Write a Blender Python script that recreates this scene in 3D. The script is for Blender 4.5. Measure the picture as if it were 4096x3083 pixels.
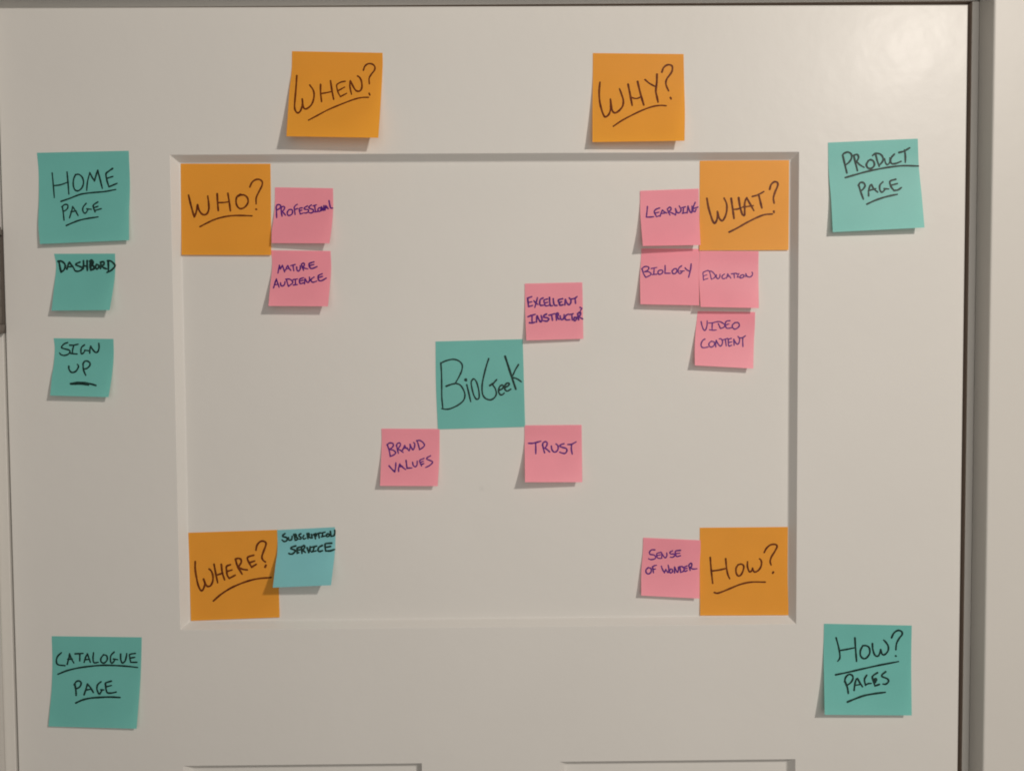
import bpy, bmesh, math, random
from mathutils import Vector, Matrix

# ------------------------------------------------------------------ scene, camera, world, lamp
for o in list(bpy.data.objects): bpy.data.objects.remove(o)
scene = bpy.context.scene
C = scene.collection
MM = 0.001
ZOFF = 1740.0                      # mm from the floor to the point the camera faces (door is 2032 mm tall)

W, H, F = 4096.0, 3083.0, 3200.266 # photograph size and focal length in its pixels
PITCH, YAW, ROLL, DIST = -0.03628, 0.00839, -0.00684, 678.022

def cam_axes():
    cp, sp, cy, sy, cr, sr = (math.cos(PITCH), math.sin(PITCH), math.cos(YAW), math.sin(YAW), math.cos(ROLL), math.sin(ROLL))
    fwd = Vector((sy*cp, cy*cp, sp)); right = Vector((cy, -sy, 0)); up = right.cross(fwd)
    return cr*right + sr*up, -sr*right + cr*up, fwd
RIGHT, UP, FWD = cam_axes()
EYE = Vector((0, -DIST, 0))

cd = bpy.data.cameras.new('camera'); cam = bpy.data.objects.new('camera', cd); C.objects.link(cam)
cd.sensor_fit = 'HORIZONTAL'; cd.sensor_width = 36; cd.lens = 36*F/W; cd.clip_start = 0.01; cd.clip_end = 100
m = Matrix((RIGHT, UP, -FWD)).transposed().to_4x4(); m.translation = (EYE + Vector((0, 0, ZOFF)))*MM
cam.matrix_world = m
scene.camera = cam

LAMP_POWER, FILL_POWER, AMBIENT = 108.0, 5.7, 0.10
world = bpy.data.worlds.new('World'); scene.world = world; world.use_nodes = True
bg = world.node_tree.nodes['Background']
bg.inputs[0].default_value = (1.0, 0.912, 0.835, 1); bg.inputs[1].default_value = AMBIENT   # dim warm room round the door

ld = bpy.data.lights.new('ceiling_lamp', 'POINT'); lamp = bpy.data.objects.new('ceiling_lamp', ld); C.objects.link(lamp)
lamp.location = Vector((1160, -1625, 883 + ZOFF))*MM
ld.energy = LAMP_POWER; ld.shadow_soft_size = 0.06; ld.color = (1.0, 0.912, 0.825)

rd = bpy.data.lights.new('room_fill', 'AREA'); room = bpy.data.objects.new('room_fill', rd); C.objects.link(room)   # unseen fill added behind the camera to lift the middle of the door
rd.shape = 'DISK'; rd.size = 1.2; rd.energy = FILL_POWER; rd.color = (1.0, 0.937, 0.872)
room.location = Vector((150, -1250, 0 + ZOFF))*MM; room.rotation_euler = (math.radians(90), 0, 0)

vs = scene.view_settings
vs.view_transform = 'Standard'; vs.look = 'None'; vs.exposure = 0; vs.gamma = 1; vs.use_curve_mapping = False
scene.cycles.max_bounces = 8; scene.cycles.diffuse_bounces = 5
scene.cycles.filter_width = 1.9

# ------------------------------------------------------------------ helpers
def P(x, y, z): return Vector((x*MM, y*MM, (z + ZOFF)*MM))

def obj(name, bm, mat, parent=None, smooth=False):
    me = bpy.data.meshes.new(name); bm.to_mesh(me); bm.free()
    if smooth:
        for p in me.polygons: p.use_smooth = True
    o = bpy.data.objects.new(name, me); C.objects.link(o)
    if mat: me.materials.append(mat)
    if parent: o.parent = parent
    return o
def tag(o, label=None, cat=None, group=None, kind=None):
    for k, v in (('label', label), ('category', cat), ('group', group), ('kind', kind)):
        if v: o[k] = v
    return o
def quad(bm, pts): return bm.faces.new([bm.verts.new(P(*q)) for q in pts])
def box(bm, x0, x1, y0, y1, z0, z1, bevel=0):
    v = [bm.verts.new(P(x, y, z)) for x in (x0, x1) for y in (y0, y1) for z in (z0, z1)]
    fs = [bm.faces.new([v[i] for i in q]) for q in ((0,1,3,2),(4,6,7,5),(0,4,5,1),(2,3,7,6),(0,2,6,4),(1,5,7,3))]
    bmesh.ops.recalc_face_normals(bm, faces=fs)
    if bevel:
        es = list({e for f in fs for e in f.edges})
        bmesh.ops.bevel(bm, geom=es, offset=bevel*MM, segments=3, profile=0.5, affect='EDGES')

# ------------------------------------------------------------------ materials
def mat_new(name):
    m = bpy.data.materials.new(name); m.use_nodes = True
    nt = m.node_tree; return m, nt, nt.nodes['Principled BSDF']
def node(nt, t, **kw):
    n = nt.nodes.new(t)
    for k, v in kw.items():
        if k in n.inputs: n.inputs[k].default_value = v
        else: setattr(n, k, v)
    return n
def paint(name, col, rough=0.38, bump=0.14, coat=0.02, stain=None):
    m, nt, b = mat_new(name)
    geo = node(nt, 'ShaderNodeNewGeometry')
    big = node(nt, 'ShaderNodeTexNoise', Scale=58.0, Detail=3.0); nt.links.new(geo.outputs['Position'], big.inputs['Vector'])
    fine = node(nt, 'ShaderNodeTexNoise', Scale=700.0, Detail=2.0); nt.links.new(geo.outputs['Position'], fine.inputs['Vector'])
    add = node(nt, 'ShaderNodeMath', operation='MULTIPLY_ADD'); nt.links.new(fine.outputs[0], add.inputs[0]); add.inputs[1].default_value = 0.06
    nt.links.new(big.outputs[0], add.inputs[2])
    bp = node(nt, 'ShaderNodeBump', Strength=bump, Distance=0.0016); nt.links.new(add.outputs[0], bp.inputs['Height'])
    nt.links.new(bp.outputs[0], b.inputs['Normal'])
    # a thin glossy skin that ripples with the brush marks
    mp = node(nt, 'ShaderNodeMapping'); mp.inputs['Scale'].default_value = (1.0, 1.0, 0.8); mp.inputs['Rotation'].default_value = (0, 0.5, 0)
    nt.links.new(geo.outputs['Position'], mp.inputs[0])
    rip = node(nt, 'ShaderNodeTexNoise', Scale=36.0, Detail=2.5, Roughness=0.5); nt.links.new(mp.outputs[0], rip.inputs['Vector'])
    bc = node(nt, 'ShaderNodeBump', Strength=0.2, Distance=0.0024); nt.links.new(rip.outputs[0], bc.inputs['Height'])
    nt.links.new(bc.outputs[0], b.inputs['Coat Normal'])
    b.inputs['Coat Weight'].default_value = coat; b.inputs['Coat Roughness'].default_value = 0.185
    # faint uneven tone of an old hand-painted door
    tone = node(nt, 'ShaderNodeTexNoise', Scale=9.0, Detail=4.0); nt.links.new(geo.outputs['Position'], tone.inputs['Vector'])
    mix = node(nt, 'ShaderNodeMix', data_type='RGBA')
    nt.links.new(tone.outputs[0], mix.inputs[0])
    mix.inputs[6].default_value = (*[c*0.975 for c in col], 1); mix.inputs[7].default_value = (*[c*1.025 for c in col], 1)
    out = mix.outputs[2]
    if stain:      # a small grey scuff on the paint
        d = node(nt, 'ShaderNodeVectorMath', operation='DISTANCE'); nt.links.new(geo.outputs['Position'], d.inputs[0]); d.inputs[1].default_value = stain
        mr = node(nt, 'ShaderNodeMapRange'); nt.links.new(d.outputs['Value'], mr.inputs[0])
        for i, v in ((1, 0.0005), (2, 0.0032), (3, 0.09), (4, 0.0)): mr.inputs[i].default_value = v
        m2 = node(nt, 'ShaderNodeMix', data_type='RGBA'); nt.links.new(mr.outputs[0], m2.inputs[0]); nt.links.new(out, m2.inputs[6])
        m2.inputs[7].default_value = (0.2, 0.2, 0.2, 1); out = m2.outputs[2]
    nt.links.new(out, b.inputs['Base Color'])
    b.inputs['Roughness'].default_value = rough; b.inputs['Specular IOR Level'].default_value = 0.2
    return m
def paper(name, col, glow, through):
    m, nt, b = mat_new(name)
    geo = node(nt, 'ShaderNodeNewGeometry')
    n1 = node(nt, 'ShaderNodeTexNoise', Scale=2600.0, Detail=3.0); nt.links.new(geo.outputs['Position'], n1.inputs['Vector'])
    n2 = node(nt, 'ShaderNodeTexNoise', Scale=22.0, Detail=2.0); nt.links.new(geo.outputs['Position'], n2.inputs['Vector'])
    a = node(nt, 'ShaderNodeMath', operation='ADD'); nt.links.new(n1.outputs[0], a.inputs[0]); nt.links.new(n2.outputs[0], a.inputs[1])
    mr = node(nt, 'ShaderNodeMapRange'); nt.links.new(a.outputs[0], mr.inputs[0])
    for i, v in ((1, 0.6), (2, 1.4), (3, 0.93), (4, 1.07)): mr.inputs[i].default_value = v
    vm = node(nt, 'ShaderNodeVectorMath', operation='SCALE'); vm.inputs[0].default_value = col; nt.links.new(mr.outputs[0], vm.inputs['Scale'])
    nt.links.new(vm.outputs[0], b.inputs['Base Color'])
    b.inputs['Roughness'].default_value = 0.42; b.inputs['Specular IOR Level'].default_value = 0.25
    tr = node(nt, 'ShaderNodeBsdfTranslucent'); tr.inputs[0].default_value = (*glow, 1)     # light that comes through the sheet
    mx = node(nt, 'ShaderNodeMixShader'); mx.inputs[0].default_value = through
    nt.links.new(b.outputs[0], mx.inputs[1]); nt.links.new(tr.outputs[0], mx.inputs[2])
    nt.links.new(mx.outputs[0], nt.nodes['Material Output'].inputs[0])
    return m
def ink(name, dark, pale):
    m, nt, b = mat_new(name)
    geo = node(nt, 'ShaderNodeNewGeometry')
    n1 = node(nt, 'ShaderNodeTexNoise', Scale=230.0, Detail=4.0); nt.links.new(geo.outputs['Position'], n1.inputs['Vector'])
    mr = node(nt, 'ShaderNodeMapRange'); nt.links.new(n1.outputs[0], mr.inputs[0]); mr.inputs[1].default_value = 0.3; mr.inputs[2].default_value = 0.7
    mix = node(nt, 'ShaderNodeMix', data_type='RGBA'); nt.links.new(mr.outputs[0], mix.inputs[0])
    mix.inputs[6].default_value = (*dark, 1); mix.inputs[7].default_value = (*pale, 1)
    nt.links.new(mix.outputs[2], b.inputs['Base Color']); b.inputs['Roughness'].default_value = 0.45; b.inputs['Specular IOR Level'].default_value = 0.14
    return m
def plain(name, col, rough, metal=0.0):
    m, nt, b = mat_new(name)
    geo = node(nt, 'ShaderNodeNewGeometry')
    n1 = node(nt, 'ShaderNodeTexNoise', Scale=120.0, Detail=4.0); nt.links.new(geo.outputs['Position'], n1.inputs['Vector'])
    mr = node(nt, 'ShaderNodeMapRange'); nt.links.new(n1.outputs[0], mr.inputs[0])
    mr.inputs[3].default_value = rough*0.85; mr.inputs[4].default_value = rough*1.15
    nt.links.new(mr.outputs[0], b.inputs['Roughness'])
    b.inputs['Base Color'].default_value = (*col, 1); b.inputs['Metallic'].default_value = metal
    return m

PAINT = (0.635, 0.622, 0.588)
M_door = paint('door_paint', PAINT, stain=tuple(P(-21.0, 7.0, -113.5)))
M_frame = paint('frame_paint', (0.59, 0.574, 0.536), rough=0.4, bump=0.12, coat=0.0)
M_wall = paint('wall_paint', (0.58, 0.55, 0.50), rough=0.7, bump=0.2, coat=0.0)
M_hinge = plain('hinge_metal', (0.14, 0.118, 0.10), 0.6, 0.0)
M_gap = plain('gap_shade_brown', (0.40, 0.31, 0.25), 0.7, 0.0)  # brown that darkens the gaps round the door, shade put into the colour
PAPER = {'orange': paper('orange_paper', (0.88, 0.402, 0.05), (1.0, 0.42, 0.03), 0.31), 'teal': paper('teal_paper', (0.178, 0.535, 0.49), (0.25, 0.62, 0.5), 0.22), 'blue_green': paper('blue_green_paper', (0.225, 0.56, 0.60), (0.27, 0.65, 0.6), 0.22),
 'pink': paper('pink_paper', (0.90, 0.335, 0.415), (1.0, 0.42, 0.42), 0.23)}
INK = {'orange': ink('ink_on_orange', (0.085, 0.014, 0.005), (0.17, 0.042, 0.006)), 'teal': ink('ink_on_teal', (0.008, 0.022, 0.02), (0.016, 0.05, 0.04)),
       'pink': ink('ink_on_pink', (0.06, 0.012, 0.145), (0.14, 0.026, 0.20))}

# ------------------------------------------------------------------ the door (front face in the plane y = 0)
DX0, DX1, DZ0, DZ1, THICK = -420.6, 390.4, -1735.0, 291.9, 40.0
OPEN = [(-279.3, 248.9, -231.7, 170.4), (-279.3, -74.1, -1480.0, -349.4), (44.5, 248.9, -1480.0, -349.4)]
door = bpy.data.objects.new('panel_door', None); C.objects.link(door)
tag(door, 'white painted three panel door covered with coloured sticky notes', 'door', kind='thing')
bm = bmesh.new()
e = 1.2                                     # eased arris round the slab
def front(x0, x1, z0, z1): quad(bm, [(x0, 0, z0), (x1, 0, z0), (x1, 0, z1), (x0, 0, z1)])
xs = [DX0 + e, -279.3, -74.1, 44.5, 248.9, DX1 - e]
zs = [DZ0 + e, -1480.0, -349.4, -231.7, 170.4, DZ1 - e]
for i in range(5):
    for j in range(5):
        hole = (j == 3 and 1 <= i <= 3) or (j == 1 and i in (1, 3))
        if not hole: front(xs[i], xs[i+1], zs[j], zs[j+1])
a = [(xs[0], 0, zs[0]), (xs[5], 0, zs[0]), (xs[5], 0, zs[5]), (xs[0], 0, zs[5])]
b_ = [(DX0, e, DZ0), (DX1, e, DZ0), (DX1, e, DZ1), (DX0, e, DZ1)]
c_ = [(x, THICK, z) for x, _, z in b_]
for i in range(4):
    k = (i + 1) % 4
    quad(bm, [b_[i], b_[k], a[k], a[i]]); quad(bm, [c_[i], c_[k], b_[k], b_[i]])
quad(bm, c_)
bmesh.ops.remove_doubles(bm, verts=bm.verts, dist=1e-6); bmesh.ops.recalc_face_normals(bm, faces=bm.faces)
obj('door_slab', bm, M_door, door)
# moulded edge of a recessed panel: (inset, depth)
PROF = [(0.0, 0.0), (0.12, 0.03), (0.35, 0.22), (0.6, 0.55), (2.9, 3.6), (4.75, 6.05), (5.1, 6.42), (5.5, 6.72), (6.0, 6.93), (6.5, 7.0)]
for x0, x1, z0, z1 in OPEN:
    bm = bmesh.new(); rings = []
    for ins, dep in PROF:
        r_ = max(0.0, ins - 3.8)*0.9          # inner corners slightly rounded
        ring = []
        for cx, cz, a0 in ((x0+ins, z0+ins, 180), (x1-ins, z0+ins, 270), (x1-ins, z1-ins, 0), (x0+ins, z1-ins, 90)):
            sx = 1 if cx == x0+ins else -1; sz = 1 if cz == z0+ins else -1
            for t in range(5):
                an = math.radians(a0 + 90*t/4)
                ring.append(bm.verts.new(P(cx + sx*r_ + r_*math.cos(an), dep, cz + sz*r_ + r_*math.sin(an))))
        rings.append(ring)
    for ra, rb in zip(rings, rings[1:]):
        n = len(ra)
        for i in range(n):
            try: bm.faces.new((ra[i], ra[(i+1) % n], rb[(i+1) % n], rb[i]))
            except ValueError: pass
    bm.faces.new(rings[-1])
    bmesh.ops.remove_doubles(bm, verts=bm.verts, dist=1e-7); bmesh.ops.dissolve_degenerate(bm, edges=bm.edges, dist=1e-7)
    bmesh.ops.recalc_face_normals(bm, faces=bm.faces)
    # the faces must look towards the camera (-y)
    if sum(f.normal.y for f in bm.faces) > 0: bmesh.ops.reverse_faces(bm, faces=bm.faces)
    obj('recessed_panel', bm, M_door, door)

# butt hinge on the left edge: leaf in the gap, barrel of knuckles in front
bm = bmesh.new(); box(bm, -421.9, -421.2, -1.5, 30, 23, 109)
hinge = obj('hinge', bm, M_hinge, door)
def cyl(x, y, z0, z1, r0, r1=None, n=20):
    bm = bmesh.new(); r1 = r0 if r1 is None else r1
    prof = [(0, z0), (r0*0.97, z0), (r0, z0 + 0.15), (r1, z1 - 0.15), (r1*0.97, z1), (0, z1)]
    rows = []
    for r, z in prof: rows.append([bm.verts.new(P(x + r*math.cos(2*math.pi*i/n), y + r*math.sin(2*math.pi*i/n), z)) for i in range(n)])
    for ra, rb in zip(rows, rows[1:]):
        for i in range(n): bm.faces.new((ra[i], ra[(i+1) % n], rb[(i+1) % n], rb[i]))
    bmesh.ops.remove_doubles(bm, verts=bm.verts, dist=1e-7); bmesh.ops.recalc_face_normals(bm, faces=bm.faces)
    return bm
HX, HY = -425.4, -5.5
for k in range(5):
    z0 = 29.5 + k*14.8; obj('knuckle', cyl(HX, HY, z0 + 0.02, z0 + 14.75, 5.4), M_hinge, hinge, True)
obj('pin_tip', cyl(HX, HY, 103.8, 110.5, 7.0, 6.2), M_hinge, hinge, True)
obj('pin_tip', cyl(HX, HY, 22.0, 29.3, 6.2, 7.4), M_hinge, hinge, True)

# ------------------------------------------------------------------ door frame and wall
frame = bpy.data.objects.new('door_frame', None); C.objects.link(frame)
tag(frame, 'white painted door frame with flat casing round the panel door', 'door frame', kind='thing')
def part(name, mat, bev, *boxes):
    bm = bmesh.new()
    for bx in boxes: box(bm, *bx, bevel=bev)
    return obj(name, bm, mat, frame)
part('jamb', M_frame, 0.8, (394.8, 424, 2.0, 120, -1740, 295.3))
part('jamb', M_frame, 0.8, (-450, -422.5, 0.4, 120, -1740, 295.3))
hj = part('head_jamb', M_frame, 0.8, (-450, 424, 7.0, 120, 295.5, 325))
for v in hj.data.vertices:                     # the door has dropped a little: the gap widens to the right
    if v.co.z < (310 + ZOFF)*MM: v.co.z += (-1.2 + 3.2*(v.co.x/MM + 420)/810)*MM
part('door_stop', M_gap, 0, (380, 394.5, 42, 54, -1740, 282), (-422.3, -409, 42, 54, -1740, 282), (-422.3, 394.5, 42, 54, 282.2, 294.0))  # stop coloured brown as well, so the gap in front looks shaded
rj = [o for o in frame.children if o.name.startswith('jamb')]
for o in rj + [hj]:                            # the faces inside the gap get the brown, shade put into their colour
    o.data.materials.append(M_gap)
    for p in o.data.polygons:
        if p.normal.z < -0.8 and o is hj or p.normal.x < -0.8 and o is not hj: p.material_index = 1
part('casing', M_frame, 1.6, (400.2, 462, -19.5, 1.8, -1740, 300.8))
part('casing', M_frame, 1.6, (-492, -431.0, -19.5, 0.2, -1740, 300.8))
part('head_casing', M_frame, 1.6, (-492, 462, -19.5, 6.8, 301.2, 362))
bm = bmesh.new()
box(bm, 424.2, 1300, 4.0, 110, -1740, 760); box(bm, -1300, -450.2, 1.0, 110, -1740, 760); box(bm, -450.0, 424.0, 1.0, 110, 325.2, 760)
tag(obj('wall', bm, M_wall), kind='structure')
# Every note: colour, the crop it was measured in (x, y, scale), its left and right edge from the
# top corner to the bottom corner, and its pen strokes "word;width;x,y x,y ...".
B, S = 3.784, 5.372
NOTES = [
 dict(key='WHEN', col='orange', o=(1100, 180, B), L=[(258,97),(250,400),(215,720),(172,1385)], R=[(1628,122),(1630,330),(1605,800),(1565,1408)],
  shadow=((25,1580),(1390,1612)), ink=['0;24;330,468 318,650 300,860 298,960 320,1015 350,1030 385,1000 410,920 415,825','0;24;412,822 425,920 440,962 480,968 545,915 580,840 592,750 575,680 525,608',
  '0;24;690,600 690,720 705,860','0;20;700,738 780,725 870,705','0;25;840,545 862,690 888,825','0;20;1065,552 1000,565 940,600 935,640 955,720 990,785','0;20;990,785 1085,735','0;20;965,690 1055,640',
  '0;22;1135,560 1135,640 1158,750','0;24;1140,545 1200,660 1240,700 1290,695 1315,640 1310,560 1285,500 1250,472','0;22;1338,385 1360,325 1410,288 1470,292 1510,330 1505,385 1455,450 1425,510 1428,590','0;24;1425,735 1435,760',
  'u;20;508,1140 640,1070 800,985 1000,900 1200,825 1320,798 1418,795']),
 dict(key='WHY', col='orange', o=(2320, 190, B), L=[(195,88),(193,500),(188,950),(188,1435)], R=[(1568,103),(1580,650),(1588,1000),(1582,1415)],
  shadow=((92,1535),(1430,1550)), ink=['0;26;302,530 290,680 300,830 335,970 372,1048 410,1042 445,1000 465,920 460,785','0;26;460,785 478,920 500,975 535,992 590,960 645,890 655,800 625,700 598,628',
  '0;28;728,560 760,720 790,880','0;20;785,760 830,775 880,770 925,745','0;28;872,520 915,700 965,872','0;22;985,490 1050,545 1130,590','0;28;1165,410 1162,530 1148,660 1165,750 1182,830',
  '0;25;1240,375 1265,310 1320,268 1380,272 1400,310 1385,380 1320,470 1300,530 1310,590 1342,660','0;26;1370,762 1382,785','u;22;505,1195 640,1105 800,1020 950,950 1100,897 1220,880 1305,885']),
 dict(key='WHO', col='orange', o=(700, 630, B), L=[(85,95),(90,700),(98,1475)], R=[(1445,97),(1452,700),(1455,1478)], flat=2.0,
  ink=['0;26;205,572 235,700 270,830 292,900','0;26;292,900 320,830 340,715','0;26;343,715 360,790 400,850 440,868 485,850 512,780 508,680 495,585','0;26;638,552 645,680 655,805','0;20;650,685 740,682 820,672','0;25;800,545 822,680 838,810',
  '0;24;995,560 945,585 925,640 930,710 965,765 1010,775 1065,745 1105,680 1095,610 1050,572 1000,570 960,590','0;22;985,556 1000,562','0;23;1132,450 1165,380 1220,338 1280,335 1320,370 1315,430 1270,520 1230,610 1228,705','0;24;1225,785 1240,788',
  'u;22;378,1048 480,995 600,940 750,898 900,880 1050,880 1165,885']),
 dict(key='WHAT', col='orange', o=(2720, 620, B), L=[(300,90),(297,700),(295,1445)], R=[(1652,68),(1648,700),(1642,1440)], flat=1.2,
  ink=['0;28;408,660 430,790 470,930 500,1010 525,1035 555,990 570,920 565,855','0;26;567,858 585,930 610,980 645,995 685,930 708,840 705,740 668,655','0;28;775,660 795,800 818,960','0;22;810,825 870,820 930,800','0;28;888,650 910,790 942,900',
  '0;26;948,905 975,915 980,830 978,750 990,690 1010,650','0;26;1010,650 1060,740 1118,842','0;20;950,790 1030,780 1110,768','0;22;1095,630 1180,605 1270,555','0;28;1190,600 1215,700 1240,805',
  '0;26;1358,520 1380,450 1430,408 1475,420 1478,470 1440,560 1415,650 1425,730','0;26;1420,852 1425,878','u;24;745,1168 870,1105 1010,1025 1160,950 1280,905 1398,895']),
 dict(key='WHERE', col='orange', o=(720, 2080, B), L=[(125,188),(140,600),(150,1000),(165,1520)], R=[(1470,145),(1490,800),(1508,1468)], flat=1.0,
  ink=['0;26;230,625 230,740 250,870 275,980 310,1055 340,1058 365,1010 375,960 355,890','0;26;357,890 390,970 420,1000 465,985 495,920 498,840 475,770 440,735','0;26;515,665 540,800 570,945','0;24;545,830 600,815 650,795','0;26;625,665 640,790 675,900',
  '0;26;765,670 705,698 705,760 715,830 745,878','0;24;722,770 790,750','0;26;745,878 835,830','0;28;840,590 870,690 940,815','0;26;840,585 880,575 920,590 925,640 880,710','0;25;880,708 950,740 1020,750',
  '0;26;1115,528 1040,550 1020,580 1045,640 1085,710','0;26;1055,640 1130,615','0;28;1085,708 1155,665','0;26;1150,450 1165,380 1210,325 1260,315 1300,340 1295,390 1265,470 1240,550 1255,600 1292,630','0;30;1300,680 1288,708',
  'u;25;505,1220 620,1120 760,1030 900,965 1050,912 1200,880 1380,865']),
 dict(key='HOW', col='orange', o=(2720, 2070, B), L=[(300,150),(299,800),(305,1478)], R=[(1638,138),(1640,800),(1642,1472)], flat=1.0,
  ink=['0;24;458,600 468,740 482,880 495,990','0;24;475,805 590,790 700,765','0;24;692,620 705,760 725,860 752,920','0;24;880,710 850,760 850,830 880,878 920,865 955,800 965,730 930,700 880,710',
  '0;24;1022,665 1022,740 1050,815 1085,800 1098,760','0;24;1098,762 1120,815 1165,810 1215,760 1235,690 1225,640 1205,620','0;24;1275,525 1310,460 1370,410 1440,402 1470,430 1440,500 1385,590 1365,660 1380,715','0;30;1412,822 1403,840',
  'u;24;520,1130 570,1140 660,1110 780,1060 920,1005 1080,972 1290,972']),
 dict(key='HOME', col='teal', o=(120, 580, B), L=[(105,120),(130,400),(135,800),(125,1200),(150,1500)], R=[(1495,90),(1512,600),(1500,1000),(1500,1442)],
  shadow=((95,1550),(1455,1500)), ink=['0;20;335,425 350,580 368,800','0;20;360,618 460,605 560,570','0;22;560,410 575,570 588,745','0;22;690,450 660,520 655,610 680,680 730,695 785,650 810,570 790,490 740,448 690,450',
  '0;20;858,690 870,560 905,420','0;22;905,420 940,490 975,545','0;24;975,545 1000,460 1025,385','0;24;1025,385 1060,520 1095,660','0;24;1250,358 1190,400 1150,440 1165,540 1195,635','0;22;1170,505 1255,478','0;22;1195,635 1320,582',
  'u;22;470,855 600,810 760,750 920,725 1080,712 1160,702 1300,675','1;20;490,940 505,1040 515,1140','1;20;482,938 525,903 568,908 572,950 545,985 500,1010','1;20;598,1105 630,1000 645,935','1;20;645,935 690,1000 728,1070','1;20;620,1012 700,1000',
  '1;20;850,885 805,940 800,1000 830,1035 860,1010 878,968','1;20;860,968 930,975','1;22;1025,865 965,905 958,940 985,1015','1;20;970,950 1030,930','1;20;985,992 1080,965','u;22;550,1220 640,1180 750,1140 880,1112 1030,1090']),
 dict(key='PRODUCT', col='teal', o=(3270, 530, B), L=[(160,155),(170,600),(205,1000),(232,1510)], R=[(1518,95),(1535,520),(1578,950),(1620,1440)],
  shadow=((135,1570),(1470,1535)), ink=['0;28;385,360 415,490 445,615','0;26;380,350 400,320 460,300 510,330 515,390 480,450 430,490','0;28;548,350 580,480 605,580','0;26;548,350 600,335 622,380 595,440','0;24;592,440 640,490 705,530',
  '0;28;770,430 740,490 765,540 815,545 860,500 850,440 805,415 770,430','0;26;880,330 905,430 935,515','0;26;835,350 880,320 950,330 990,380 985,440 935,500','0;22;1015,400 1030,460 1060,490 1095,450 1095,385','0;26;1165,330 1120,380 1105,440 1130,475 1190,470 1265,440',
  '0;26;1235,305 1310,285 1395,235','0;26;1320,270 1330,360 1330,455','u;26;420,685 560,645 720,600 900,560 1100,525 1300,505 1528,510','1;26;625,800 655,900 695,1010','1;26;620,800 650,760 700,765 720,810 690,860 650,890',
  '1;24;775,960 775,880 800,800 820,790','1;24;820,790 850,850 912,905','1;22;780,880 885,850','1;24;990,750 945,800 945,870 975,905 1010,880 1022,855','1;22;1010,852 1080,857','1;26;1185,710 1115,730 1095,760 1120,830 1160,880','1;24;1115,800 1210,775','1;26;1160,880 1220,870 1270,835',
  'u;26;750,1085 870,1030 1000,985 1120,955 1208,938']),
 dict(key='CENTRE', col='teal', o=(1680, 1330, B), L=[(235,135),(242,800),(272,1462)], R=[(1555,100),(1575,800),(1592,1425)], flat=0.8,
  ink=['0;22;315,460 325,620 328,800 330,980 345,1140','0;22;315,462 400,425 500,405 580,425 635,480 635,560 600,650 535,765','0;24;395,812 470,785 545,768','0;22;545,768 610,795 660,870 680,950 655,1030 570,1100 460,1150 390,1160 330,1150','0;46;692,715 698,725','0;24;708,790 735,900 768,1045',
  '0;22;805,700 775,750 790,860 820,960 860,1010 895,980 890,880 860,760 825,705 800,700','0;23;1040,395 1000,520 960,680 940,800 945,920 985,990 1060,1018 1120,990 1155,930 1140,850 1100,790','0;30;1058,800 1110,768','0;24;1110,768 1160,712',
  '0;24;1200,870 1245,850 1265,810 1235,795 1200,830 1190,890 1210,935 1245,940 1275,915','0;24;1300,825 1340,800 1350,770 1320,765 1285,800 1285,855 1320,885 1375,855','0;30;1288,360 1340,520 1385,660 1450,855','0;22;1490,485 1440,570 1405,650','0;22;1405,680 1470,700 1535,745']),
 dict(key='CATALOGUE', col='teal', o=(150, 2510, B), L=[(215,125),(225,500),(215,900),(185,1250),(165,1490)], R=[(1578,142),(1570,500),(1550,900),(1500,1525)],
  shadow=((148,1507),(1445,1556)), ink=['0;24;360,375 305,430 285,500 310,555 415,570','0;22;450,550 475,450 485,390','0;22;485,390 510,460 550,530','0;22;460,475 530,470','0;24;570,392 690,385','0;24;640,390 640,500','0;22;705,520 730,440 755,390','0;22;755,390 775,450 800,520','0;22;715,480 790,475','0;22;848,375 840,460 855,525 920,520',
  '0;23;1000,405 960,460 965,515 1010,530 1055,480 1045,420 1000,405','0;22;1160,365 1110,420 1105,500 1125,535 1160,500 1170,470','0;22;1150,470 1215,480','0;24;1258,395 1260,480 1285,530 1325,500 1345,430 1350,390','0;22;1480,385 1400,400 1395,440 1410,520','0;22;1410,520 1505,520','0;22;1405,455 1475,445',
  'u;24;310,700 450,645 620,605 800,580 1000,565 1200,570 1350,580 1515,598','1;26;565,850 580,940 585,1020','1;25;555,860 590,810 640,805 660,840 640,890 590,920','1;24;705,1010 735,920 755,850','1;24;755,850 800,900 845,975','1;22;730,940 820,925','1;24;960,815 910,860 900,930 935,1000 965,960 975,935','1;22;960,935 1005,938',
  '1;25;1115,805 1035,830 1030,860 1050,970 1110,985 1190,970','1;22;1040,890 1120,870','u;26;580,1135 680,1090 800,1062 950,1050 1100,1045 1250,1052']),
 dict(key='HOWPAGES', col='teal', o=(3240, 2470, B), L=[(213,88),(205,500),(212,900),(222,1465)], R=[(1540,115),(1532,700),(1540,1475)],
  shadow=((72,1503),(1415,1511)), ink=['0;24;395,300 430,430 450,540 450,610 420,655','0;24;440,495 560,475 680,450','0;26;680,305 690,470 705,655','0;26;800,420 765,490 765,570 810,615 860,600 905,530 895,450 850,420 800,420','0;26;945,390 950,470 975,550 1010,580 1045,560 1070,480','0;26;1070,480 1090,545 1130,555 1180,500 1185,430 1150,370 1115,335',
  '0;26;1235,300 1270,230 1330,190 1385,205 1395,250 1350,310 1310,390 1300,480','0;28;1298,575 1306,580','u;26;390,860 560,825 800,770 1050,715 1340,660','1;28;530,960 565,1050 580,1140','1;26;525,965 540,900 590,855 640,870 650,920 615,980 560,1020','1;26;668,1095 680,1000 700,930 720,915','1;26;720,915 755,980 795,1040','1;22;680,1020 770,1005',
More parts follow.
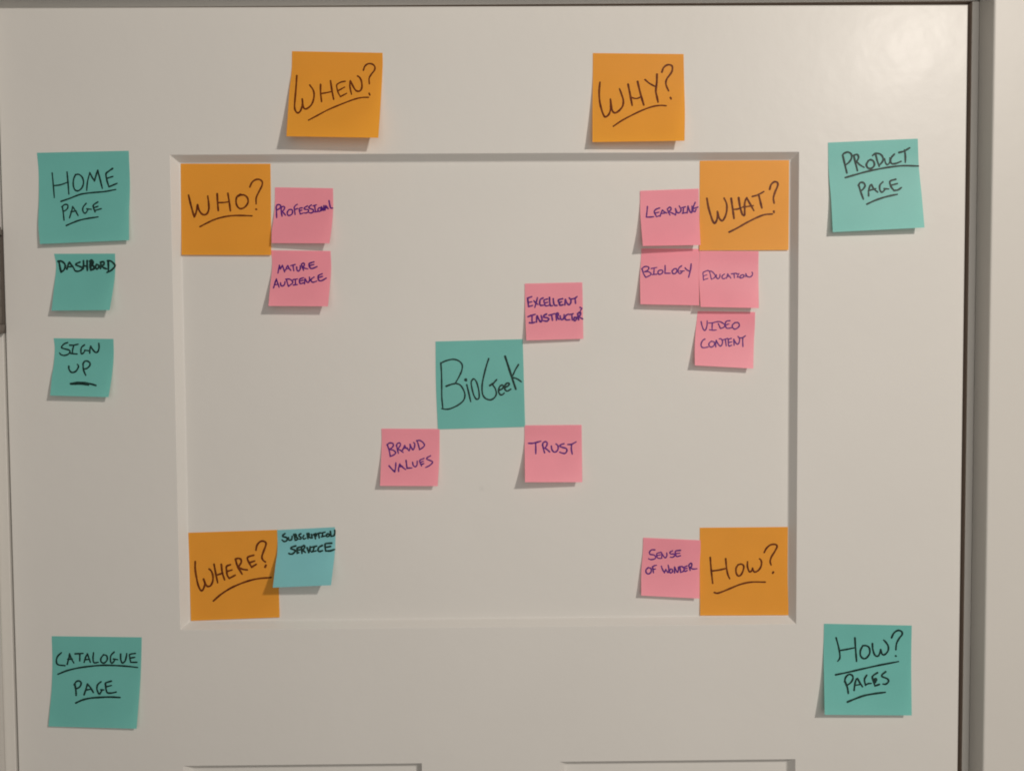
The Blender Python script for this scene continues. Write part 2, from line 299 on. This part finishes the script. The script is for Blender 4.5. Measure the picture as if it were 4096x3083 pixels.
  '1;26;860,865 825,930 840,1018','1;24;840,1018 880,995 930,990','1;26;1020,830 960,870 945,910 985,1030','1;28;985,1028 1050,1005','1;34;962,935 1005,925 985,975','1;26;1145,815 1090,860 1100,890 1170,920 1190,960 1150,1000 1105,1000','u;28;570,1270 680,1225 820,1175 980,1145 1140,1125']),
 dict(key='DASHBORD', col='teal', o=(180, 980, S), L=[(195,190),(235,400),(230,600),(195,900),(140,1410)], R=[(1505,185),(1510,500),(1480,850),(1390,1400)],
  shadow=((62,1532),(1283,1557)), ink=['0;36;300,350 320,470 345,585','0;34;280,352 340,345 410,390 435,450 410,530 345,585','0;34;470,520 500,420 525,375','0;34;525,375 560,420 605,480','0;30;490,472 570,465','0;32;750,370 680,400 665,430 740,460 800,490 790,530 720,565 650,555 620,505','0;32;825,340 830,440 820,515','0;30;820,450 905,455','0;36;905,340 905,440 910,550',
  '0;40;985,345 970,430 985,540','0;38;960,350 1000,330 1030,360 1020,410 985,440','0;38;985,440 1040,450 1050,510 985,540','0;34;1110,420 1085,470 1110,515 1150,490 1155,440 1110,415','0;34;1195,370 1200,440 1190,510','0;34;1190,370 1260,365 1265,420 1205,450','0;34;1210,450 1260,490 1325,515','0;34;1355,335 1362,450 1362,555','0;32;1345,340 1420,350 1500,430 1480,490 1400,560 1330,590']),
 dict(key='SIGNUP', col='teal', o=(170, 1320, S), L=[(240,175),(262,400),(240,750),(200,1000),(165,1405)], R=[(1525,190),(1530,550),(1490,1000),(1420,1440)],
  shadow=((82,1512),(1345,1547)), ink=['0;30;540,270 470,295 415,350 420,385 500,410 570,430 590,470 550,520 470,545 400,530 365,490','0;30;585,325 670,325 765,305','0;28;675,325 650,410 640,510','0;30;600,500 680,510 745,515','0;30;900,320 840,370 825,440 835,510 880,490 915,440','0;28;905,435 960,440 990,445','0;30;1015,495 1020,410 1035,345','0;32;1035,345 1080,420 1140,480 1190,460 1215,380 1210,285',
  '1;32;565,775 570,840 610,900 660,910 720,880 765,810 770,760 745,735','1;32;870,720 880,850 930,975','1;32;870,720 910,670 970,668 1020,710 1010,770 950,825 890,835','u;38;603,1152 720,1132 830,1128 930,1138 1050,1160 1148,1190','u;34;607,1160 740,1158 880,1162 990,1182']),
 dict(key='SUBSCRIPTION', col='teal', over=0.35, o=(1060, 2080, S), L=[(262,210),(272,480),(262,720),(230,930),(168,1445)], R=[(1500,148),(1515,350),(1500,700),(1460,1050),(1420,1395)],
  shadow=((-54,1606),(1120,1592)), ink=['0;34;430,285 385,320 385,350 450,365 480,395 460,440 410,455 365,420','0;32;505,372 510,420 545,425 580,385','0;32;582,345 578,400 560,428','0;34;625,300 645,420','0;34;615,310 660,300 670,340 640,365','0;34;640,367 690,370 690,415 650,430','0;32;770,290 730,310 740,345 775,365 765,400 720,400','0;30;835,325 815,360 830,400 880,385','0;34;905,290 925,395','0;34;900,290 940,280 950,320 920,350','0;32;930,345 990,385',
  '0;32;1000,300 1015,385','0;34;1060,300 1085,400','0;32;1040,308 1090,285 1105,330 1075,360','0;32;1120,290 1200,265','0;34;1150,285 1165,380','0;30;1205,275 1290,255','0;30;1245,270 1228,340','0;30;1212,355 1290,335','0;34;1340,290 1315,330 1340,350 1380,330 1370,290 1340,290','0;34;1405,240 1420,345','0;34;1420,342 1480,330 1500,270 1498,212',
  '1;36;660,550 580,575 560,610 620,630 650,660 600,715 550,725 510,710','1;36;690,600 690,705','1;34;700,592 755,570','1;34;690,642 765,630','1;34;690,705 730,692','1;36;780,570 795,710','1;36;790,570 840,540 850,590 805,640','1;34;810,640 870,690','1;36;905,590 940,690','1;36;940,690 965,640 970,560','1;34;1000,577 1110,553','1;34;1060,570 1030,660','1;34;1000,675 1100,655','1;36;1230,540 1160,580 1140,640 1170,670 1240,650','1;36;1430,490 1310,500 1290,530 1300,650','1;38;1305,655 1400,655 1495,625','1;36;1310,580 1410,560']),
 dict(key='PROFESSIONAL', col='pink', o=(1050, 720, S), L=[(268,160),(262,550),(235,850),(200,1120),(195,1358)], R=[(1515,180),(1520,600),(1490,1000),(1440,1362)],
  shadow=((115,1450),(1308,1530)), ink=['0;28;295,590 300,700 305,810','0;28;290,590 310,545 360,530 390,560 370,610 310,650','0;30;400,600 405,690 420,780','0;28;400,595 440,570 475,590 460,640 420,680','0;28;430,680 495,760','0;28;570,640 535,690 540,750 580,765 635,730 645,660 610,635 570,640','0;26;680,590 690,660 700,745','0;24;680,590 710,550 750,525','0;24;690,640 760,612',
  '0;26;850,600 800,610 790,640 810,730','0;24;795,660 850,650','0;24;810,733 870,715','0;26;965,560 900,600 910,630 980,640 985,680 940,710 890,710','0;28;1050,540 1000,580 1010,610 1085,640 1090,680 1050,710 1000,705','0;24;1085,560 1160,535','0;28;1120,555 1140,680','0;26;1110,690 1190,680','0;28;1215,600 1190,640 1215,680 1255,650 1245,600 1215,600','0;30;1265,660 1265,580','0;32;1265,580 1310,655 1320,550','0;34;1340,645 1360,560','0;34;1360,560 1410,620','0;26;1345,600 1400,590','0;30;1430,450 1445,530 1465,600 1505,605']),
 dict(key='MATURE', col='pink', o=(1030, 980, S), L=[(295,115),(312,350),(305,600),(270,900),(235,1310)], R=[(1570,130),(1583,500),(1555,900),(1515,1318)],
  shadow=((75,1490),(1340,1498)), ink=['0;26;440,605 455,520 470,440','0;28;470,440 490,520','0;26;490,520 535,440','0;28;535,440 560,510 585,580','0;26;605,540 625,480 650,445','0;28;650,445 680,500 715,545','0;24;610,512 690,505','0;26;715,445 810,420','0;26;765,435 770,500 780,555','0;28;840,475 850,540 885,560 915,520 920,460 915,440','0;28;945,420 965,480 990,545','0;28;945,410 985,390 1010,420 985,470 960,490','0;26;975,490 1080,515','0;30;1210,365 1130,390 1105,420 1130,490 1180,505 1280,465','0;26;1125,442 1215,420',
  '1;28;345,920 375,820 405,730','1;26;405,730 435,820 465,910','1;24;370,855 450,845','1;28;495,810 505,870 540,880 580,850 590,790','1;26;620,740 640,810 665,890','1;26;605,735 690,735 750,780 750,820 665,890','1;26;765,745 860,730','1;26;815,740 815,850','1;26;770,860 860,850','1;28;985,705 915,730 900,770 920,830 1000,810','1;24;905,775 985,757','1;26;1010,835 1020,720','1;28;1020,720 1060,790 1095,805 1120,750 1115,690','1;26;1215,690 1160,730 1155,780 1200,800 1275,775','1;28;1390,620 1320,650 1300,690 1320,760 1380,765 1480,710','1;26;1315,700 1400,675']),
 dict(key='LEARNING', col='pink', over=0.3, o=(2510, 730, S), L=[(272,180),(275,650),(300,1000),(330,1365)], R=[(1530,135),(1540,700),(1555,1050),(1570,1345)],
  shadow=((105,1530),(1410,1475)), ink=['0;26;428,520 420,620 405,740','0;28;405,745 480,745 565,738','0;28;690,550 620,575 575,625 600,690 625,740','0;24;590,660 680,640','0;24;625,740 680,718','0;26;700,725 725,650 750,595','0;26;750,595 790,630 845,660','0;24;720,670 830,655','0;26;860,580 880,640 915,705','0;28;855,575 900,535 935,550 930,590 880,630','0;26;890,630 940,650 1020,690','0;28;1030,700 1045,630 1030,570','0;28;1030,565 1075,650 1130,640 1150,580 1110,505','0;26;1165,545 1245,525','0;26;1205,540 1195,655','0;26;1180,665 1260,650','0;28;1280,655 1295,570 1300,510','0;28;1300,510 1340,620 1380,650 1390,560 1385,510','0;28;1455,430 1415,530 1410,610 1450,625 1475,580','0;26;1430,560 1515,530']),
 dict(key='BIOLOGY', col='pink', o=(2520, 960, S), L=[(245,185),(230,500),(215,800),(225,1380)], R=[(1475,190),(1495,330),(1482,700),(1485,1405)],
  shadow=((85,1495),(1310,1522)), ink=['0;25;260,620 290,720 335,800','0;25;250,625 300,580 370,570 405,600 380,650 310,685','0;25;310,685 390,680 450,720 430,760 340,805','0;22;455,615 580,590','0;24;520,610 510,735','0;24;480,745 580,735','0;26;630,650 600,690 620,735 670,730 705,690 690,650 630,650','0;26;755,550 755,640 750,710','0;25;750,715 870,715','0;27;950,620 905,670 925,720 970,720 1010,670 995,620 950,620','0;25;1110,555 1055,600 1035,670 1060,720 1100,710 1125,675','0;22;1080,670 1170,665','0;25;1185,600 1220,640 1275,670','0;28;1315,515 1300,640 1260,800']),
 dict(key='EDUCATION', col='pink', over=0.3, o=(2760, 980, S), L=[(205,130),(213,260),(190,560),(205,950),(230,1330)], R=[(1475,135),(1470,600),(1480,1355)],
  shadow=((20,1470),(1303,1487)), ink=['0;21;390,545 310,575 280,600 285,680 290,760','0;18;290,667 365,640','0;18;290,750 385,720','0;20;420,560 440,650 460,740','0;20;400,560 470,570 540,650 530,700 460,740','0;22;565,640 570,700 605,725 640,690 645,625','0;22;740,625 695,660 690,710 730,725 775,705','0;20;785,715 800,660 810,620','0;20;810,620 840,660 880,715','0;18;790,680 860,670','0;22;890,620 1000,605','0;22;945,615 955,710','0;20;1000,625 1060,615','0;20;1040,640 1015,690','0;20;1015,690 1060,690','0;24;1100,650 1070,690 1095,710 1150,690 1160,650 1130,640 1100,650','0;22;1198,680 1205,620','0;22;1200,615 1225,670 1280,690 1330,660 1345,610 1330,580']),
 dict(key='VIDEO', col='pink', o=(2730, 1210, S), L=[(328,185),(305,400),(275,700),(262,1000),(265,1350)], R=[(1560,205),(1555,500),(1535,850),(1520,1418)],
  shadow=((115,1450),(1370,1523)), ink=['0;24;400,410 420,500 450,575 485,600 515,540 530,470 530,390','0;22;565,440 650,435 740,410','0;24;640,440 635,590','0;22;580,585 650,595 730,590','0;24;770,455 790,500 815,555','0;24;735,415 800,410 870,445 910,480 890,530 815,560','0;24;1020,390 950,400 920,450 930,520 965,555 1060,540','0;22;935,480 1000,460','0;25;1130,430 1075,480 1075,530 1115,570 1170,555 1220,500 1200,435 1130,430',
  '1;25;480,785 430,820 400,890 410,950 460,970 550,955','1;25;620,830 570,880 580,940 630,955 685,910 680,850 620,830','1;24;715,950 715,880 725,810','1;25;725,810 760,880 810,935 850,900 860,830 830,780 790,780','1;24;855,805 975,770','1;25;920,790 940,930','1;25;1050,770 990,790 985,820 995,930 1060,915','1;22;990,860 1060,845','1;24;1110,915 1105,850 1100,785','1;25;1105,790 1140,860 1185,895 1220,850 1225,770 1190,725','1;24;1245,760 1300,750 1355,712','1;24;1295,755 1295,850 1300,945']),
 dict(key='EXCELLENT', col='pink', over=0.3, o=(2050, 1100, S), L=[(265,185),(268,600),(280,1000),(298,1405)], R=[(1500,158),(1510,600),(1522,1370)],
  shadow=((205,1475),(1465,1430)), ink=['0;32;325,500 335,590 345,680','0;30;320,500 370,480 415,465','0;28;335,592 415,575','0;30;345,680 435,655','0;30;460,555 500,600 550,635','0;30;535,490 510,590 480,695','0;32;655,495 600,525 585,600 600,650 670,650','0;30;750,515 680,540 685,600 710,660 780,655','0;28;690,602 760,585','0;32;795,485 800,580 815,655 860,660','0;32;875,510 885,600 905,650 960,655','0;34;1075,510 1000,530 985,560 1005,600 1020,650 1085,640','0;30;1005,592 1060,575','0;30;1125,640 1130,580 1135,525','0;32;1135,525 1170,600 1215,640 1250,600 1255,540 1220,490','0;30;1275,515 1340,500 1390,460','0;32;1345,500 1355,610','0;26;1450,695 1495,715','0;24;1495,715 1460,765',
  '1;32;335,895 400,870 490,845','1;32;420,870 420,1010','1;32;365,1025 410,1030 480,1015','1;32;515,1010 520,930 525,875','1;34;530,880 570,960 610,1005 635,950 615,870','1;34;730,840 675,870 680,905 750,920 780,950 740,990 660,980','1;30;780,865 840,850 905,830','1;34;840,860 860,970','1;34;940,835 945,970','1;36;930,835 970,820 985,850 960,900','1;32;957,900 1000,955','1;32;1025,880 1035,940 1070,960 1105,920 1110,850','1;30;1205,840 1150,870 1130,930 1160,965 1230,960','1;28;1230,850 1310,830','1;30;1275,845 1285,965','1;32;1330,910 1320,970 1355,975 1375,920 1335,905','1;36;1400,830 1420,960','1;36;1400,830 1450,800 1460,850 1420,900','1;28;1430,900 1510,945']),
 dict(key='BRAND', col='pink', over=0.3, o=(1480, 1680, S), L=[(248,182),(252,450),(240,800),(215,1410)], R=[(1495,188),(1490,800),(1455,1415)],
  shadow=((112,1490),(1345,1502)), ink=['0;28;375,540 410,640 435,770','0;28;365,530 420,490 490,500 500,550 460,600 410,625','0;28;410,630 490,640 550,690 520,740 430,780','0;28;570,540 590,630 610,715','0;26;565,550 590,500 640,490 655,530 620,590 590,620','0;26;600,620 660,650 715,695','0;28;700,640 725,590 745,540','0;26;745,540 770,590 830,640','0;24;720,605 810,595','0;26;840,655 862,590 860,520','0;28;860,520 890,590 925,635 955,580 960,500 935,480','0;26;1010,440 1040,530 1065,630','0;27;1000,440 1070,435 1140,480 1170,540 1130,590 1060,635',
  '1;28;410,980 470,1050 530,1110','1;28;530,1110 550,1020 555,915','1;28;615,1100 615,1030 640,940','1;28;640,940 690,1000 765,1060','1;26;620,1002 700,988','1;28;775,865 785,950 795,1025','1;28;795,1030 900,1025','1;26;915,900 930,970 975,1000 1010,960 1015,880','1;26;1160,820 1090,850 1065,880 1085,930 1110,985','1;26;1085,905 1150,880','1;26;1105,950 1160,930','1;26;1300,765 1235,800 1220,835 1280,860 1340,890 1330,930 1270,980 1195,1015']),
 dict(key='TRUST', col='pink', over=0.3, o=(2050, 1670, S), L=[(262,165),(262,700),(270,1385)], R=[(1485,155),(1492,700),(1500,1385)],
  shadow=((48,1528),(1352,1480)), ink=['0;30;345,550 430,550 500,535 610,505','0;30;497,540 500,650 500,775','0;30;650,590 665,670 690,755','0;30;645,595 660,540 710,515 745,545 730,610 690,655','0;30;695,650 750,690 800,735','0;30;835,610 845,680 890,735 945,725 980,670 975,600 935,565','0;30;1105,560 1040,580 1020,615 1080,640 1150,660 1170,710 1130,765 1070,760 1015,740','0;28;1190,575 1270,570 1365,520','0;30;1270,575 1265,680 1285,785']),
 dict(key='SENSE', col='pink', over=0.3, o=(2530, 2120, S), L=[(232,158),(220,500),(190,900),(188,1400)], R=[(1462,215),(1460,450),(1441,800),(1440,1465)],
  shadow=((82,1450),(1325,1507)), ink=['0;26;480,420 410,420 365,470 380,515 460,530 500,570 480,610 400,630 345,610','0;24;615,470 540,490 520,520 540,590 600,605','0;22;535,540 600,525','0;24;625,600 630,540 625,490','0;26;625,490 670,560 710,590 740,540 735,485','0;26;860,440 805,470 820,505 895,510 905,545 860,580 815,575','0;28;1030,430 940,440 920,470 945,560 1030,545','0;24;940,500 1020,490',
  '1;28;340,800 290,850 300,915 350,935 400,890 395,820 340,800','1;28;430,780 440,840 450,910','1;26;430,785 470,760 515,750','1;24;440,840 495,830','2;26;620,770 645,840 685,910','2;26;685,910 715,840','2;26;715,840 740,880 770,905 780,820 765,745','2;28;820,830 795,880 820,915 860,890 855,840 820,830','2;28;905,910 905,850 905,790','2;28;905,790 945,870 970,900 990,840 985,790','2;28;1020,790 1035,905','2;28;1010,780 1070,780 1110,830 1090,880 1030,905','2;28;1170,765 1120,790 1110,820 1125,880 1180,860','2;26;1120,825 1175,815','2;26;1210,760 1240,860','2;28;1210,750 1250,705 1275,730 1265,780 1225,800','2;26;1240,800 1300,830 1385,825']),
]
# ------------------------------------------------------------------ sticky notes
# lift of the two lower corners off the door, in mm (left, right)
LIFT = dict(WHEN=(14.9,15.7), WHY=(8.3,10.2), HOME=(5.4,5.3), PRODUCT=(5.5,8.2), CATALOGUE=(2.9,5.4), HOWPAGES=(8.9,7.0), DASHBORD=(8.2,10.3), SIGNUP=(8.3,7.7),
 SUBSCRIPTION=(16.8,20.0), PROFESSIONAL=(5.8,9.9), MATURE=(12.1,12.1), LEARNING=(10.8,7.7), BIOLOGY=(7.2,8.1), EDUCATION=(9.7,8.2), VIDEO=(7.2,7.0), EXCELLENT=(5.1,3.4),
 BRAND=(6.9,7.0), TRUST=(12.4,7.9), SENSE=(5.3,5.3), CENTRE=(0.3,0.3))
ON_DOOR = {'WHEN', 'WHY', 'HOME', 'PRODUCT', 'CATALOGUE', 'HOWPAGES', 'DASHBORD', 'SIGNUP'}
LABEL = dict(
 WHEN='large orange sticky note reading WHEN?, above the panel, its foot curling off the door',
 WHY='large orange sticky note reading WHY?, above the panel on the right',
 WHO='large orange sticky note reading WHO?, in the top left corner of the panel',
 WHAT='large orange sticky note reading WHAT?, in the top right corner of the panel',
 WHERE='large orange sticky note reading WHERE?, in the bottom left corner of the panel',
 HOW='large orange sticky note reading HOW?, in the bottom right corner of the panel',
 HOME='large teal sticky note reading HOME PAGE, at the upper left of the door',
 PRODUCT='large pale teal sticky note reading PRODUCT PAGE, at the upper right of the door',
 CENTRE='large flat teal sticky note with mixed-case lettering, in the middle of the panel',
 CATALOGUE='large teal sticky note reading CATALOGUE PAGE, at the lower left of the door',
 HOWPAGES='large teal sticky note reading HOW? PAGES, at the lower right of the door',
 DASHBORD='small teal sticky note reading DASHBORD, just below the HOME PAGE note',
 SIGNUP='small teal sticky note reading SIGN UP, with a thick dash under the words',
 SUBSCRIPTION='small blue-green sticky note reading SUBSCRIPTION SERVICE, overlapping the WHERE? note',
 PROFESSIONAL='small pink sticky note reading PROFESSIONAL, beside the orange WHO? note',
 MATURE='small pink sticky note reading MATURE AUDIENCE, below the PROFESSIONAL note',
 LEARNING='small pink sticky note reading LEARNING, left of the orange WHAT? note',
 BIOLOGY='small pink sticky note reading BIOLOGY, shaded by the LEARNING note above it',
 EDUCATION='small pink sticky note reading EDUCATION in thin letters, under the orange WHAT? note',
 VIDEO='small pink sticky note reading VIDEO CONTENT, lowest of the pink notes near WHAT?',
 EXCELLENT='small pink sticky note reading EXCELLENT INSTRUCTOR, touching the top right of the middle teal note',
 BRAND='small pink sticky note reading BRAND VALUES, touching the bottom left of the middle teal note',
 TRUST='small pink sticky note reading TRUST, touching the bottom right of the middle teal note',
 SENSE='small pink sticky note reading SENSE OF WONDER, left of the orange HOW? note')
GROUP = {'orange': 'large orange question notes', 'pink': 'small pink notes'}
SMALL_TEAL = {'DASHBORD', 'SIGNUP', 'SUBSCRIPTION'}

def catmull(pts, n):
    """points on a Catmull-Rom curve through pts, n per span"""
    if len(pts) == 2:
        return [pts[0].lerp(pts[1], i/(n*1.0)) for i in range(n + 1)]
    q = [2*pts[0] - pts[1]] + pts + [2*pts[-1] - pts[-2]]; out = []
    for i in range(1, len(q) - 2):
        a, b, c, d = q[i-1:i+3]
        for k in range(n):
            t = k/n
            out.append(0.5*((2*b) + (c - a)*t + (2*a - 5*b + 4*c - d)*t*t + (3*b - a - 3*c + d)*t**3))
    return out + [pts[-1]]

class Sheet:
    """one square of paper: an edge outline on the door, curling away from it towards its foot"""
    def __init__(s, n):
        ox, oy, k = n['o']; V = lambda q: Vector((ox + q[0]/k, oy + q[1]/k))
        s.L = catmull([V(q) for q in n['L']], 12); s.R = catmull([V(q) for q in n['R']], 12)
        s.key = n['key']; s.y = 0.0 if s.key in ON_DOOR else 7.0
        fl = n.get('flat')
        s.hl, s.hr = LIFT.get(s.key) or (fl, fl)
        s.base = 0.25 + n.get('over', 0); s.p = 1.75 if s.hl > 2.5 else 2.4
        s.v0 = 0.15 if s.hl > 2.5 else 0.4
        s.seed = random.Random(s.key).random()*20
    def edge(s, E, v):
        y0, y1 = E[0].y, E[-1].y; y = y0 + v*(y1 - y0)
        if v <= 0 or v >= 1:
            a, b = (E[0], E[1]) if v <= 0 else (E[-2], E[-1])
            return a + (b - a)*((y - a.y)/(b.y - a.y))
        for a, b in zip(E, E[1:]):
            if a.y <= y <= b.y: return a + (b - a)*((y - a.y)/max(1e-9, b.y - a.y))
        return E[-1]
    def pix(s, u, v): return s.edge(s.L, v).lerp(s.edge(s.R, v), u)
    def inv(s, p):
        u, v = 0.5, 0.5
        for _ in range(9):
            a, b = s.edge(s.L, v), s.edge(s.R, v)
            u = (p.x - a.x)/(b.x - a.x)
            q = a.lerp(b, u); top = s.L[0].lerp(s.R[0], u).y; bot = s.L[-1].lerp(s.R[-1], u).y
            v += (p.y - q.y)/(bot - top)
        return u, v
    def lift(s, u, v):
        t = max(0.0, (v - s.v0)/(1 - s.v0))
        w = 0.06*math.sin(u*5.1 + s.seed) * min(1, max(0, v))*min(1.0, s.hl/6)   # faint waviness
        return s.base + (s.hl + (s.hr - s.hl)*u)*t**s.p + w + 0.06
    def at(s, pix, u, v, off=0.0):
        """the point of the sheet seen at that spot of the photograph"""
        d = RIGHT*((pix.x - W/2)/F) + UP*((H/2 - pix.y)/F) + FWD
        y = s.y - s.lift(u, v) - off
        return EYE + d*((y + DIST)/d.y)

def build_note(n):
    s = Sheet(n); N = 40
    root = s.at(s.pix(0.5, 0.0), 0.5, 0.0)
    bm = bmesh.new()
    g = [[bm.verts.new((s.at(s.pix(i/N, j/N), i/N, j/N) - root)*MM) for i in range(N + 1)] for j in range(N + 1)]
    for j in range(N):
        for i in range(N): bm.faces.new((g[j][i], g[j+1][i], g[j+1][i+1], g[j][i+1]))
    o = obj('sticky_note', bm, PAPER['blue_green' if n['key'] == 'SUBSCRIPTION' else n['col']], None, True)
    o.location = P(*root)
    grp = GROUP.get(n['col']) or ('small teal notes' if n['key'] in SMALL_TEAL else 'large teal page notes')
    tag(o, LABEL[n['key']], 'sticky note', grp)
    # pen strokes: flat ribbons of ink lying on the paper
    words, order = {}, 0
    rnd = random.Random(n['key'])
    for st in n['ink']:
        wd, width, pts = st.split(';'); k = n['o'][2]
        wid = float(width)/k*0.5*(1.3 if n['key'] == 'DASHBORD' else 1.18 if k > 5 else 1.14)
        pts = [Vector((n['o'][0] + float(a)/k, n['o'][1] + float(b)/k)) for a, b in (q.split(',') for q in pts.split())]
        dense = catmull(pts, 7)
        line = [dense[0]]
        for q in dense[1:]:
            if (q - line[-1]).length > 1.0: line.append(q)
        if len(line) < 2: line = [dense[0], dense[-1]]
        if wd == 'u': key = ('u', order)
        else: key = ('w', wd)
        b2 = words.setdefault(key, bmesh.new())
        ph = rnd.random()*10; off = 0.085 + 0.005*order
        rows = []
        for i, q in enumerate(line):
            a = line[max(0, i-1)]; c = line[min(len(line)-1, i+1)]
            t = (c - a).normalized(); nn = Vector((-t.y, t.x))
            f = i/(len(line) - 1)
            r = wid*(1 + 0.09*math.sin(ph + i*0.55) + 0.05*math.sin(ph*2 + i*1.7))*(1 - 0.16*max(0, f - 0.8)/0.2)
            rows.append((q, t, nn, r))
        def V(p): u, v = s.inv(p); return b2.verts.new((s.at(p, u, v, off) - root)*MM)
        left = [V(q + nn*r) for q, t, nn, r in rows]; right = [V(q - nn*r) for q, t, nn, r in rows]
        for i in range(len(rows) - 1): b2.faces.new((left[i], left[i+1], right[i+1], right[i]))
        for end, (q, t, nn, r), A, Bv in ((0, rows[0], left[0], right[0]), (1, rows[-1], left[-1], right[-1])):
            sg = 1 if end else -1
            arc = [V(q + nn*r*math.cos(th) + t*sg*r*math.sin(th)) for th in (math.pi*j/6 for j in range(1, 6))]
            b2.faces.new([A] + arc + [Bv])
        order += 1
    for (kind, _), b2 in words.items():
        for f in b2.faces:
            f.normal_update()
            if f.normal.y > 0: f.normal_flip()
        obj('underline' if kind == 'u' else 'handwritten_word', b2, INK[n['col']], o)

for n in NOTES: build_note(n)
